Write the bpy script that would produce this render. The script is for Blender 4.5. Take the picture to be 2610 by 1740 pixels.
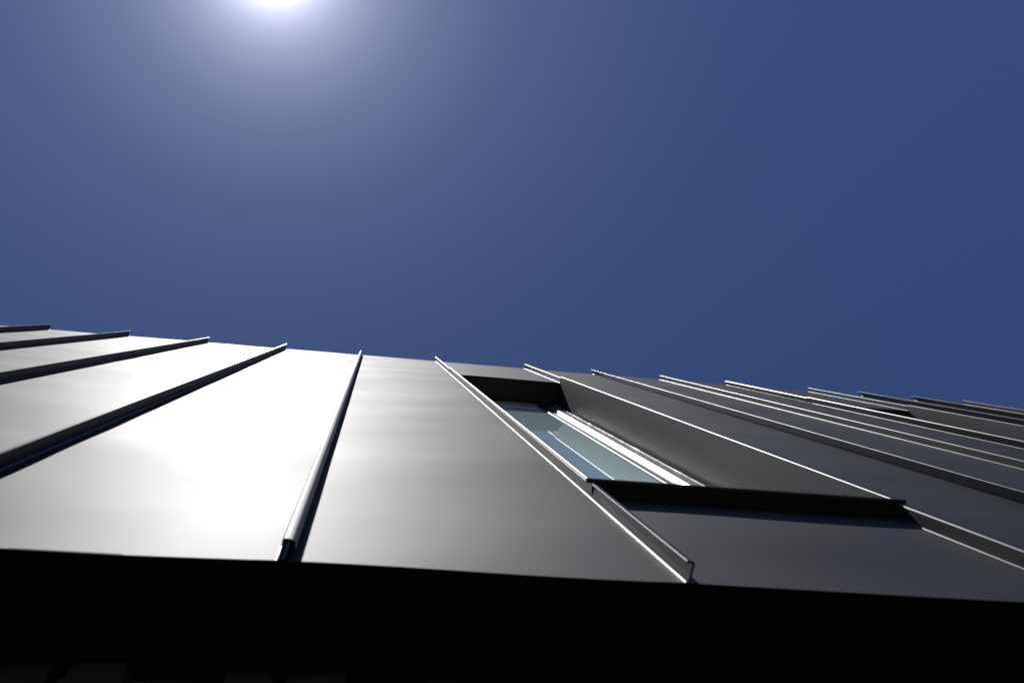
import bpy, math, random
from mathutils import Matrix, Vector, noise

scene = bpy.context.scene
for o in list(bpy.data.objects):
    bpy.data.objects.remove(o)
R = math.radians
C = scene.collection

# ------------------------------------------------------------------ camera
EYE = 1.60                                   # camera height above the ground
cam_data = bpy.data.cameras.new('camera')
cam = bpy.data.objects.new('camera', cam_data)
C.objects.link(cam)
cam_data.sensor_width = 36.0
cam_data.lens = 36.0 * 2600.26 / 2610.0
cam_data.clip_start = 0.02
cam_data.clip_end = 3000.0
cam_data.dof.use_dof = True
cam_data.dof.focus_distance = 3.4
cam_data.dof.aperture_fstop = 8.0
rot = Matrix(((0.98753684, -0.08419557, -0.13297402),
              (-0.08758249, -0.99596008, -0.01981977),
              (-0.13076808, 0.03121895, -0.99092133)))
cam.matrix_world = Matrix.Translation((0.0, -0.3125, EYE)) @ rot.to_4x4()
scene.camera = cam

# ------------------------------------------------------------------ sky and sun
SUN = Vector((-0.1175, -0.3065, 0.9446)).normalized()     # towards the sun
SKY_TINT = (.62, .72, 1.0)                   # deep polarised blue of the photograph's white balance
world = bpy.data.worlds.new('World')
scene.world = world
world.use_nodes = True
wn = world.node_tree
wn.nodes.clear()
sky = wn.nodes.new('ShaderNodeTexSky')
sky.sky_type = 'NISHITA'
sky.sun_disc = False
sky.sun_elevation = math.asin(SUN.z)
sky.sun_rotation = math.atan2(SUN.x, SUN.y)
sky.altitude = 1500.0
sky.air_density = 1.0
sky.dust_density = 0.25
sky.ozone_density = 3.0
bg = wn.nodes.new('ShaderNodeBackground')
bg.inputs['Strength'].default_value = 0.06
wo = wn.nodes.new('ShaderNodeOutputWorld')
# forward-scattered light of the air round the sun, a function of the angle to the sun only
geo = wn.nodes.new('ShaderNodeTexCoord')
nrm = wn.nodes.new('ShaderNodeVectorMath'); nrm.operation = 'NORMALIZE'
wn.links.new(geo.outputs['Generated'], nrm.inputs[0])
dot = wn.nodes.new('ShaderNodeVectorMath'); dot.operation = 'DOT_PRODUCT'
dot.inputs[1].default_value = SUN
wn.links.new(nrm.outputs['Vector'], dot.inputs[0])


def wmath(op, a, b=None):
    n = wn.nodes.new('ShaderNodeMath'); n.operation = op
    for k, v in enumerate((a, b)):
        if v is None:
            continue
        if isinstance(v, (int, float)):
            n.inputs[k].default_value = v
        else:
            wn.links.new(v, n.inputs[k])
    return n.outputs[0]


def henyey(g, k):
    den = wmath('ADD', wmath('MULTIPLY', dot.outputs['Value'], -2 * g), 1 + g * g)
    return wmath('MULTIPLY', wmath('POWER', den, -1.5), (1 - g * g) * k)


AIR = bg.inputs['Strength'].default_value
glow = wmath('ADD', henyey(.90, .0016 / AIR), wmath('ADD', henyey(.975, .0016 / AIR), henyey(.75, .0012 / AIR)))
tint = wn.nodes.new('ShaderNodeMixRGB'); tint.blend_type = 'MULTIPLY'; tint.inputs['Fac'].default_value = 1.0
tint.inputs['Color2'].default_value = SKY_TINT + (1,)
wn.links.new(sky.outputs['Color'], tint.inputs['Color1'])
gcol = wn.nodes.new('ShaderNodeMixRGB'); gcol.blend_type = 'MULTIPLY'; gcol.inputs['Fac'].default_value = 1.0
gcol.inputs['Color2'].default_value = (.95, .95, 1.18, 1)
wn.links.new(glow, gcol.inputs['Color1'])
add = wn.nodes.new('ShaderNodeMixRGB'); add.blend_type = 'ADD'; add.inputs['Fac'].default_value = 1.0
wn.links.new(tint.outputs['Color'], add.inputs['Color1'])
wn.links.new(gcol.outputs['Color'], add.inputs['Color2'])
wn.links.new(add.outputs['Color'], bg.inputs['Color'])
wn.links.new(bg.outputs['Background'], wo.inputs['Surface'])

sun_data = bpy.data.lights.new('sun', 'SUN')
sun_data.energy = 3.0
sun_data.angle = R(0.53)
sun_data.color = (1.0, 0.985, 0.96)
sun = bpy.data.objects.new('sun', sun_data)
C.objects.link(sun)
sun.rotation_euler = SUN.to_track_quat('Z', 'Y').to_euler()
sun.location = (-3, -8, 20)

scene.view_settings.view_transform = 'Standard'
scene.view_settings.look = 'None'
scene.view_settings.gamma = 1.0
scene.view_settings.use_curve_mapping = False
scene.view_settings.exposure = 0.0
scene.render.engine = 'CYCLES'


# ------------------------------------------------------------------ materials
def new_mat(name):
    m = bpy.data.materials.new(name)
    m.use_nodes = True
    nt = m.node_tree
    return m, nt, nt.nodes['Principled BSDF']


def metal_paint(name, col, rough, metallic, var=0.05, grain=0.06, seed=0.0, spec=0.5, bump=.1):
    """coated sheet metal: faint cloudy wear, fine grain in gloss and relief"""
    m, nt, b = new_mat(name)
    N, L = nt.nodes, nt.links
    tc = N.new('ShaderNodeTexCoord')
    mp = N.new('ShaderNodeMapping')
    mp.inputs['Location'].default_value = (seed, seed * .7, seed * 1.3)
    mp.inputs['Scale'].default_value = (1.0, 1.0, 0.45)
    L.new(tc.outputs['Object'], mp.inputs['Vector'])
    n1 = N.new('ShaderNodeTexNoise'); n1.inputs['Scale'].default_value = 3.0; n1.inputs['Detail'].default_value = 5.0
    L.new(mp.outputs['Vector'], n1.inputs['Vector'])
    n2 = N.new('ShaderNodeTexNoise'); n2.inputs['Scale'].default_value = 500.0; n2.inputs['Detail'].default_value = 2.0
    L.new(tc.outputs['Object'], n2.inputs['Vector'])
    ramp = N.new('ShaderNodeValToRGB')
    ramp.color_ramp.elements[0].position = .3
    ramp.color_ramp.elements[1].position = .7
    ramp.color_ramp.elements[0].color = tuple(c * (1 - var * 2) for c in col) + (1,)
    ramp.color_ramp.elements[1].color = tuple(c * (1 + var * 2) for c in col) + (1,)
    L.new(n1.outputs['Fac'], ramp.inputs['Fac'])
    L.new(ramp.outputs['Color'], b.inputs['Base Color'])
    a = N.new('ShaderNodeMath'); a.operation = 'MULTIPLY_ADD'
    a.inputs[1].default_value = var * 1.2; a.inputs[2].default_value = rough - var * .6
    L.new(n1.outputs['Fac'], a.inputs[0])
    a2 = N.new('ShaderNodeMath'); a2.operation = 'MULTIPLY_ADD'
    a2.inputs[1].default_value = grain; L.new(n2.outputs['Fac'], a2.inputs[0]); L.new(a.outputs[0], a2.inputs[2])
    L.new(a2.outputs[0], b.inputs['Roughness'])
    b.inputs['Metallic'].default_value = metallic
    b.inputs['Specular IOR Level'].default_value = spec
    b.inputs['Specular Tint'].default_value = (1.0, .98, .95, 1) if metallic == 0 else (1, 1, 1, 1)
    bp = N.new('ShaderNodeBump'); bp.inputs['Strength'].default_value = bump; bp.inputs['Distance'].default_value = .0007
    L.new(n2.outputs['Fac'], bp.inputs['Height'])
    L.new(bp.outputs['Normal'], b.inputs['Normal'])
    return m


PANEL = metal_paint('anthracite_sheet_metal', (.010, .009, .008), .605, 0.0, var=.06, grain=.05, bump=.17, spec=.5)
SEAM = metal_paint('anthracite_seam_metal', (.030, .027, .025), .37, 0.0, var=.05, grain=.05, seed=3.)
SOFFIT = metal_paint('black_soffit_board', (.010, .010, .010), .7, 0.0, var=.08, spec=.2, seed=5.)
ALU = metal_paint('natural_aluminium', (.40, .40, .40), .27, 1.0, var=.02, grain=.0, seed=7., bump=.0)
ANODISED = metal_paint('grey_anodised_bead', (.05, .05, .05), .58, 1.0, var=.02, grain=.0, seed=8., bump=.0)
GASKET = metal_paint('black_rubber_gasket', (.02, .02, .02), .6, 0.0, seed=9.)
SEALANT = metal_paint('grey_sealant', (.42, .42, .40), .35, 0.0, var=.15, seed=11.)
CORE = metal_paint('dark_render_core', (.10, .10, .10), .85, 0.0, seed=13.)
BLIND = metal_paint('pale_roller_blind', (.55, .62, .60), .9, 0.0, var=.02, seed=15., spec=.1)


def glass_mat():
    m, nt, b = new_mat('teal_tinted_glass')
    N, L = nt.nodes, nt.links
    N.remove(b)
    out = N['Material Output']
    fr = N.new('ShaderNodeFresnel'); fr.inputs['IOR'].default_value = 1.42
    tr = N.new('ShaderNodeBsdfTransparent'); tr.inputs['Color'].default_value = (.66, .86, .83, 1)
    df = N.new('ShaderNodeBsdfDiffuse'); df.inputs['Color'].default_value = (.74, .95, .89, 1)    # pale diffuse colour imitating the sunlit veil seen in the pane
    m0 = N.new('ShaderNodeMixShader'); m0.inputs[0].default_value = .92
    L.new(tr.outputs[0], m0.inputs[1]); L.new(df.outputs[0], m0.inputs[2])
    gl = N.new('ShaderNodeBsdfGlossy'); gl.inputs['Roughness'].default_value = .0
    gl.inputs['Color'].default_value = (.86, 1.0, .93, 1)
    mx = N.new('ShaderNodeMixShader')
    L.new(fr.outputs[0], mx.inputs[0]); L.new(m0.outputs[0], mx.inputs[1]); L.new(gl.outputs[0], mx.inputs[2])
    L.new(mx.outputs[0], out.inputs['Surface'])
    return m


GLASS = glass_mat()


def stone_mat():
    m, nt, b = new_mat('brown_sandstone')
    N, L = nt.nodes, nt.links
    tc = N.new('ShaderNodeTexCoord')
    oi = N.new('ShaderNodeObjectInfo')
    n1 = N.new('ShaderNodeTexNoise'); n1.inputs['Scale'].default_value = 22.; n1.inputs['Detail'].default_value = 8.
    L.new(tc.outputs['Object'], n1.inputs['Vector'])
    ad = N.new('ShaderNodeMath'); ad.operation = 'MULTIPLY_ADD'; ad.inputs[1].default_value = .35
    L.new(oi.outputs['Random'], ad.inputs[0]); L.new(n1.outputs['Fac'], ad.inputs[2])
    r = N.new('ShaderNodeValToRGB')
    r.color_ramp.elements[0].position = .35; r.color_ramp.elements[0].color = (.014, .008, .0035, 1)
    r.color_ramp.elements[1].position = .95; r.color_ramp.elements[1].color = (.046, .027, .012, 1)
    L.new(ad.outputs[0], r.inputs['Fac']); L.new(r.outputs['Color'], b.inputs['Base Color'])
    b.inputs['Roughness'].default_value = .9
    bp = N.new('ShaderNodeBump'); bp.inputs['Strength'].default_value = .6; bp.inputs['Distance'].default_value = .01
    L.new(n1.outputs['Fac'], bp.inputs['Height']); L.new(bp.outputs['Normal'], b.inputs['Normal'])
    return m


STONE = stone_mat()


def plain_noise_mat(name, c0, c1, scale, rough=.95):
    m, nt, b = new_mat(name)
    N, L = nt.nodes, nt.links
    tc = N.new('ShaderNodeTexCoord')
    n1 = N.new('ShaderNodeTexNoise'); n1.inputs['Scale'].default_value = scale; n1.inputs['Detail'].default_value = 8.
    L.new(tc.outputs['Object'], n1.inputs['Vector'])
    r = N.new('ShaderNodeValToRGB')
    r.color_ramp.elements[0].position = .3; r.color_ramp.elements[0].color = c0 + (1,)
    r.color_ramp.elements[1].position = .7; r.color_ramp.elements[1].color = c1 + (1,)
    L.new(n1.outputs['Fac'], r.inputs['Fac']); L.new(r.outputs['Color'], b.inputs['Base Color'])
    b.inputs['Roughness'].default_value = rough
    return m


MORTAR = plain_noise_mat('dark_mortar', (.06, .05, .045), (.12, .10, .085), 30.)
GROUND = plain_noise_mat('asphalt_ground', (.040, .039, .038), (.065, .063, .060), 14.)


# ------------------------------------------------------------------ mesh helpers
def link(name, verts, faces, mat, parent=None, smooth=None):
    me = bpy.data.meshes.new(name)
    me.from_pydata([tuple(v) for v in verts], [], faces)
    me.materials.append(mat)
    me.validate()
    if smooth is not None:
        me.shade_smooth()
        me.set_sharp_from_angle(angle=R(smooth))
    me.update()
    o = bpy.data.objects.new(name, me)
    C.objects.link(o)
    if parent is not None:
        o.parent = parent
    return o


def box_data(x0, x1, y0, y1, z0, z1):
    v = [(x0, y0, z0), (x1, y0, z0), (x1, y1, z0), (x0, y1, z0), (x0, y0, z1), (x1, y0, z1), (x1, y1, z1), (x0, y1, z1)]
    f = [(0, 3, 2, 1), (4, 5, 6, 7), (0, 1, 5, 4), (1, 2, 6, 5), (2, 3, 7, 6), (3, 0, 4, 7)]
    return v, f


def box(name, b, mat, parent=None):
    v, f = box_data(*b)
    return link(name, v, f, mat, parent)


def arc(cx, cy, r, a0, a1, n=6):
    return [(cx + r * math.cos(R(a0 + (a1 - a0) * i / n)), cy + r * math.sin(R(a0 + (a1 - a0) * i / n))) for i in range(n + 1)]


def thicken(path, t):
    """closed outline round an open centre line"""
    L, Rr = [], []
    n = len(path)
    for i, p in enumerate(path):
        a = Vector(path[max(i - 1, 0)]); b = Vector(path[min(i + 1, n - 1)])
        d = (b - a).normalized(); nn = Vector((-d.y, d.x)) * (t / 2)
        L.append((p[0] + nn.x, p[1] + nn.y)); Rr.append((p[0] - nn.x, p[1] - nn.y))
    a, b = Vector(path[-2]), Vector(path[-1])
    d = (b - a).normalized(); nn = Vector((-d.y, d.x))
    tip = [tuple(b + (nn * math.cos(R(q)) + d * math.sin(R(q))) * .0024) for q in range(30, 151, 12)]   # hemmed round edge
    return L + tip + Rr[::-1]


def extrude(name, outline, zs, mat, parent, off=None, cap=True, closed=True, smooth=35, yoff=None):
    """outline in x,y swept along the heights zs; off(z) bends it sideways"""
    V, F = [], []
    n = len(outline)
    for z in zs:
        dx = off(z) if off else 0.0
        dy = yoff(z) if yoff else 0.0
        V += [(p[0] + dx, p[1] + dy, z) for p in outline]
    m = n if closed else n - 1
    for k in range(len(zs) - 1):
        for i in range(m):
            j = (i + 1) % n
            F.append((k * n + i, k * n + j, (k + 1) * n + j, (k + 1) * n + i))
    if cap and closed:
        F.append(tuple(range(n))[::-1])
        F.append(tuple((len(zs) - 1) * n + i for i in range(n)))
    return link(name, V, F, mat, parent, smooth)


def frange(a, b, step):
    n = max(2, int(round((b - a) / step)))
    return [a + (b - a) * i / n for i in range(n + 1)]


# ------------------------------------------------------------------ setting
g = link('ground', [(-600, -600, 0), (600, -600, 0), (600, 600, 0), (-600, 600, 0)], [(0, 1, 2, 3)], GROUND)
g['kind'] = 'structure'

# ------------------------------------------------------------------ building
ZB = EYE + 1.25          # bottom edge of the metal cladding
ZT = EYE + 6.852         # top edge
H = 0.0275               # height of a standing seam
LIP = 0.0125
X0, X1 = -4.09, 7.62
# seam places, left to right: x, lip side (-1 left, +1 right)
SEAMS = [(-4.09, 1), (-3.58, 1), (-3.06, 1), (-2.575, 1), (-2.060, 1), (-1.574, 1), (-1.079, 1), (-0.579, 1), (-0.0905, 1),
         (0.4205, -1), (1.0205, 1), (1.4965, -1), (1.970, 1), (2.452, -1), (3.052, 1), (3.448, -1), (3.855, -1),
         (4.240, 1), (4.72, -1), (5.20, 1), (5.68, -1), (6.28, 1), (6.72, -1), (7.17, -1), (7.62, 1)]
WINDOWS = [(9, 10), (13, 14), (20, 21)]
ZH = EYE + 5.480         # window head
ZS = EYE + 1.845         # underside of the sill's front edge
PROUD = 0.036            # how far sill and jamb flashings stand out
YG = 0.134               # glass plane

bld = bpy.data.objects.new('metal_clad_building', None)
C.objects.link(bld)
bld['label'] = 'dark grey standing seam metal clad building seen steeply from below'
bld['category'] = 'building'


def wob(i):
    """each seam runs a little out of true"""
    return lambda z: .0011 * (noise.noise((i * 7.31, z * .55, 1.7)) + .45 * noise.noise((i * 3.17, z * 1.9, 8.1)))


T = 0.0030


def seam_profile(x, side, h=H, lip=LIP, curl=False, lean=0.0):
    """foot, upstanding web, rounded bend, lip; curl folds the lip's edge back to the wall"""
    r = .0034
    path = [(x - lean * .3, .0015)] + [(x + lean * q, -h * q) for q in (.3, .6)] + [(x + lean, -(h - r))]
    x += lean
    if side < 0:
        path += arc(x - r, -(h - r), r, 0, -90, 7)[1:]
        path += [(x - lip * .6, -h - .0002), (x - lip, -h + .0002)]
    else:
        path += arc(x + r, -(h - r), r, 180, 270, 7)[1:]
        if curl:
            path += arc(x + lip - .005, -(h - .0064), .005, 272, 360, 8) + [(x + lip, -(h - .0100))]
        else:
            path += [(x + lip * .6, -h - .0002), (x + lip, -h + .0002)]
    return thicken(path, T)


def rolled(x, h, rr=.0046):
    """edge rolled over to the left"""
    return arc(x - rr, -(h - rr), rr, 0, -165, 12)


def profile_of(i):
    x, sd = SEAMS[i]
    if i <= 8:
        return seam_profile(x, sd, h=H if i == 8 else H + .005, lip=.0135 if i == 8 else .0078, curl=i == 8, lean=.0022)
    if i == 9:
        return seam_profile(x, sd, lip=.0075, lean=.004)
    return seam_profile(x, sd, lip=.0115 if sd > 0 else .0135, lean=.001)


rnd = random.Random(4)
win_of = {}
for a, b in WINDOWS:
    win_of[a] = (a, b)
jamb_l = {a for a, b in WINDOWS}
jamb_r = {b for a, b in WINDOWS}

# each standing seam
for i, (x, s) in enumerate(SEAMS):
    top = ZT + .004 + rnd.uniform(0, .03)
    if i in jamb_l or i in jamb_r:
        extrude('standing_seam', profile_of(i), frange(ZB - .003, ZS - .0045, .12), SEAM, bld, off=wob(i))
        up = profile_of(i) if i in jamb_r else thicken([(x, .0015), (x, -.010)] + rolled(x, H + .001), T)
        extrude('standing_seam', up, frange(ZH + .012, top, .12), SEAM, bld, off=wob(i))
    else:
        extrude('standing_seam', profile_of(i), frange(ZB - .003, top, .12), SEAM, bld, off=wob(i))


def panel(i, zlo, zhi, hem=True, head=False):
    """one metal tray between two seams, with bent edges and slight oil-canning"""
    xa, xb = SEAMS[i][0], SEAMS[i + 1][0]
    wa, wb = wob(i), wob(i + 1)
    r = .0042
    e = T / 2 + .0002
    left = [(p[0], p[1], 0.) for p in arc(xa + e + r, -r, r, 180, 90, 6)]
    right = [(p[0], p[1], 1.) for p in arc(xb - e - r, -r, r, 90, 0, 6)]
    nmid = 14
    x_l, x_r = xa + e + r, xb - e - r
    sup = .0015
    left.append((x_l + sup, 0., .0))
    right.insert(0, (x_r - sup, 0., 1.))
    x_l, x_r = x_l + sup, x_r - sup
    mid = [(x_l + (x_r - x_l) * k / nmid, 0., k / nmid) for k in range(1, nmid)]
    prof = left + mid + right
    zs = frange(zlo, zhi, .055)
    V, F = [], []
    rows = []
    if hem:                                        # folded under at the bottom edge
        for k in range(5):
            a = R(90 * k / 4)
            rows.append((zlo - .0015 * math.cos(a) + .0015, .0015 - .0015 * math.sin(a)))
        zs = [zlo + .0025] + [z for z in zs if z > zlo + .006]
    rows += [(z, 0.) for z in zs]
    for (z, dy) in rows:
        for (x, y, t) in prof:
            fall = math.sin(math.pi * t) ** .6 if 0 < t < 1 else 0.
            # oil-canning: long shallow buckles lying across the tray
            b = (noise.noise((i * 11.3, t * .55, z * 2.6)) * .0060 + noise.noise((i * 5.9 + 40, t * 1.6, z * 6.2)) * .0019
                 + noise.noise((i * 3.7 + 90, t * .6, z * .8)) * .0010)
            dx = wa(z) * (1 - t) + wb(z) * t
            dz = .0013 * noise.noise((x * 2.7, i * 4.4, 6.6)) if hem and z < zlo + .003 else 0.     # the cut edge is not quite straight
            V.append((x + dx, y + b * fall + dy, z + dz))
    n = len(prof)
    for k in range(len(rows) - 1):
        for j in range(n - 1):
            F.append((k * n + j, k * n + j + 1, (k + 1) * n + j + 1, (k + 1) * n + j))
    # back return at top so the sheet has an edge
    o = link('wall_panel', V, F, PANEL, bld, 60)
    o.data.materials.append(SEAM)                  # the tightly bent edges are smoother than the flat sheet
    for f in o.data.polygons:
        j = f.index % (n - 1)
        if j < 6 or j >= n - 7:
            f.material_index = 1
    return o


for i in range(len(SEAMS) - 1):
    if i in win_of:
        panel(i, ZB, ZS + .012)
        panel(i, ZH, ZT, hem=True)
    else:
        panel(i, ZB, ZT)

# carcass behind the cladding, closed at the ends and the top
core = bpy.data.objects.new('building_body', None)
C.objects.link(core)
core.parent = bld
box('back_wall', (X0 + .02, X1 - .02, .24, 7.0, ZB + .0065, ZT - .012), CORE, core)
for xe in (X0, X1):
    box('end_closure', (xe - .004 if xe == X0 else xe - .02, xe + .02 if xe == X0 else xe + .004, .004, 7.01, ZB + .0062, ZT - .004), SEAM, core)
box('parapet_cap', (X0 + .021, X1 - .021, .0025, 7.0, ZT - .009, ZT - .003), SEAM, core)
# strips that close the hollow between trays and carcass beside every window
box('soffit', (X0 + .001, X1 - .001, .0035, 7.0, ZB + .0010, ZB + .0060), SOFFIT, bld)


# ------------------------------------------------------------------ windows
def make_window(a, b):
    xl, xr = SEAMS[a][0], SEAMS[b][0]
    w = bpy.data.objects.new('window', None)
    C.objects.link(w)
    w.parent = bld
    r = .0036
    h = PROUD - .003
    zj = frange(ZS - .004, ZH + .004, .12)
    # jamb flashings: proud folded edge, then lining that runs back to the frame
    path = [(xl, YG + .02), (xl, .05), (xl, -.010)] + rolled(xl, h)
    extrude('jamb_flashing', thicken(path, T), zj, SEAM, w, off=wob(a))
    path = [(xr, YG + .02), (xr, .05), (xr, -(h - r))] + arc(xr + r, -(h - r), r, 180, 270, 7)[1:] + [(xr + LIP, -h + .0003)]
    extrude('jamb_flashing', thicken(path, T), zj, SEAM, w, off=wob(b))
    for o in w.children:                           # the flat lining has the sheet's satin surface
        if o.name.startswith('jamb_flashing') and o.data.vertices[0].co.x > (xl + xr) / 2:
            o.data.materials.append(PANEL)
            for f in o.data.polygons:
                if f.center.y > -.02:
                    f.material_index = 1
    # head lining
    box('head_lining', (xl + .003, xr - .003, .0042, YG + .02, ZH, ZH + .004), SEAM, w)
    # sill: sloping sheet with a rolled front edge lapping over both seams
    sx0, sx1 = xl - .0125, xr + .0185
    V, F = [], []
    # rolled nose laps over the seams, the sheet behind it fits between the linings
    nose = [(-.0290, ZS + .0052), (-PROUD + .002, ZS + .004), (-PROUD, ZS + .0015), (-PROUD + .0010, ZS - .0035), (-PROUD + .004, ZS - .0045), (-.0290, ZS - .0045)]
    for x in (sx0, sx1):
        V += [(x, p[0], p[1]) for p in nose]
    n = len(nose)
    F += [(k, (k + 1) % n, n + (k + 1) % n, n + k) for k in range(n)] + [tuple(range(n))[::-1], tuple(range(n, 2 * n))]
    base = len(V)
    back = [(YG + .02, ZS + .055), (-.0295, ZS + .0045), (-.0295, ZS - .0030), (.0, ZS - .0008), (YG + .02, ZS + .046)]
    for x in (xl + .002, xr - .002):
        V += [(x, p[0], p[1]) for p in back]
    n = len(back)
    F += [(base + k, base + (k + 1) % n, base + n + (k + 1) % n, base + n + k) for k in range(n)] + [tuple(base + k for k in range(n))[::-1], tuple(base + n + k for k in range(n))]
    link('sill', V, F, SEAM, w)
    # aluminium frame: jamb profile from the lining inwards, to the glass
    fr = bpy.data.objects.new('window_frame', None)
    C.objects.link(fr)
    fr.parent = w

    def jamb(x, s):
        # s = -1: profile grows to the left of x (right jamb)
        q = [(.0245, YG + .02), (.0245, .1222), (.0255, .1214), (.0640, .1212), (.0658, .1214), (.0668, .1221), (.0788, .1329), (.0794, .1340)]   # flat face, chamfered nose
        q += [(.0880, .1340), (.0880, YG + .02)]
        pr = [(x + s * u, y) for u, y in q]
        if s > 0:
            pr = pr[::-1]
        extrude('jamb', pr, frange(ZS + .03, ZH - .001, .25), ALU, fr, smooth=40)
        # glazing bead beside it: two fine ridges, a gasket groove, a round bead against the glass
        q = [(.0882, YG + .019), (.0882, .1340)]
        q += [(.0903 + .0018 * -math.cos(R(t)), .1335 - .0018 * math.sin(R(t))) for t in range(0, 181, 30)]
        q += [(.0925, .1350)]
        q += [(.0943 + .0015 * -math.cos(R(t)), .1335 - .0015 * math.sin(R(t))) for t in range(0, 181, 30)]
        q += [(.0965, .1365), (.1100, .1365)]
        q += [(.1180 - .0075 * math.cos(R(t)), .1350 - .0080 * math.sin(R(t))) for t in range(0, 151, 15)]
        q += [(.1275, YG - .001), (.1275, YG + .019)]
        pr = [(x + s * u, y) for u, y in q]
        if s > 0:
            pr = pr[::-1]
        extrude('glazing_bead', pr, frange(ZS + .03, ZH - .001, .25), ANODISED, fr, smooth=40)
    jamb(xr - T / 2, -1)
    jamb(xl + T / 2, 1)
    xa, xb = xl + T / 2 + .118, xr - T / 2 - .118
    box('head_member', (xa, xb, .120, YG + .019, ZH - .075, ZH - .0015), ALU, fr)
    box('bottom_member', (xa, xb, .120, YG + .019, ZS + .04, ZS + .11), ALU, fr)
    for s, x in ((-1, xr - T / 2), (1, xl + T / 2)):
        c = x + s * .1033
        box('gasket', (c - .0062, c + .0062, .1345, .1370, ZS + .04, ZH - .08), GASKET, fr)
        c = x + s * .1287
        box('gasket', (c - .0012, c + .0012, YG - .003, YG + .001, ZS + .11, ZH - .076), GASKET, fr)
    # pane, blind
    box('pane', (xl + .124, xr - .124, YG, YG + .006, ZS + .105, ZH - .073), GLASS, w)
    box('roller_blind', (xl + .03, xr - .03, YG + .0205, YG + .0225, ZS + .05, ZH - .01), BLIND, w)
    # ragged line of sealant between frame and lining
    V, F = [], []
    zz = frange(ZS + .08, ZH - .02, .012)
    for k, z in enumerate(zz):
        u = max(0., noise.noise((a * 3.1, z * 9., .3)) + .25) * max(0., noise.noise((a, z * 37., 4.4)) + .45)
        rr = .0008 + .0035 * u
        for q in range(6):
            an = R(60 * q)
            V.append((xr - T / 2 - .0225 + rr * math.cos(an), .1215 + rr * math.sin(an), z))
    for k in range(len(zz) - 1):
        F += [(k * 6 + q, k * 6 + (q + 1) % 6, (k + 1) * 6 + (q + 1) % 6, (k + 1) * 6 + q) for q in range(6)]
    link('sealant_bead', V, F, SEALANT, w, 60)
    box('backer_strip', (xr - T / 2 - .0240, xr - T / 2 - .0002, .1300, YG + .02, ZS + .05, ZH - .001), GASKET, w)
    # closers in the hollow beside and above the opening
    box('cavity_closer', (xl - .05, xl - .004, .16, .235, ZS - .1, ZH + .1), CORE, w)
    box('cavity_closer', (xr + .004, xr + .05, .16, .235, ZS - .1, ZH + .1), CORE, w)
    return w


for k, (a, b) in enumerate(WINDOWS):
    make_window(a, b)

# ------------------------------------------------------------------ rubble stone ground floor under the overhang
low = bpy.data.objects.new('stone_wall', None)
C.objects.link(low)
low.parent = bld
YW = .141
ZW = ZB + .0005
box('mortar_bed', (X0 + .1, X1 - .1, YW + .012, 6.9, -.05, ZW), MORTAR, low)
rs = random.Random(21)


def stone(x0, x1, z0, z1, proud):
    """irregular block with chipped, rounded face; 30 triangles"""
    j = lambda s: rs.uniform(-s, s)
    V = []
    for (ix, iz) in ((x0, z0), (x1, z0), (x1, z1), (x0, z1)):
        V.append((ix + j(.003), YW + .03, iz + j(.002)))
    for (ix, iz) in ((x0, z0), (x1, z0), (x1, z1), (x0, z1)):
        V.append((ix + j(.005), YW + .006 + j(.004), iz + j(.003)))
    cx, cz = (x0 + x1) / 2, (z0 + z1) / 2
    for (ix, iz) in ((x0, z0), (x1, z0), (x1, z1), (x0, z1)):
        V.append((cx + (ix - cx) * .90 + j(.006), YW - proud + j(.005), cz + (iz - cz) * .85 + j(.004)))
    V.append((cx + j(.015), YW - proud - .004 + j(.004), cz + j(.008)))
    F = []
    for q in range(4):
        p = (q + 1) % 4
        F += [(q, p, 4 + p, 4 + q), (4 + q, 4 + p, 8 + p, 8 + q), (8 + q, 8 + p, 12)]
    return V, F


zc = ZW
row = 0
SV, SF = [], []
while zc > 0.02:
    hgt = min(rs.uniform(.07, .14), zc) if row else .085
    x = X0 + .1 + rs.uniform(0, .05)
    while x < X1 - .15:
        wd = rs.uniform(.055, .19) if not (-.75 < x < .2 and row < 2) else rs.uniform(.05, .10)
        gap = rs.uniform(.006, .014)
        # a dark putlog hole left open in the top course
        if row == 0 and x < -.247 < x + wd:
            wd = max(-.247 - x, .03)
            gap = .105
        v, f = stone(x, min(x + wd, X1 - .1), zc - hgt + .006, zc - .003, rs.uniform(.002, .009))
        if -1.2 < x < 1.6 and row < 5:
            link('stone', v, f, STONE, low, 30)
        else:
            b0 = len(SV)
            SV += v
            SF += [tuple(b0 + q for q in ff) for ff in f]
        x += wd + gap
    zc -= hgt
    row += 1
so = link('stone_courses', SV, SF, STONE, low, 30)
so['kind'] = 'stuff'
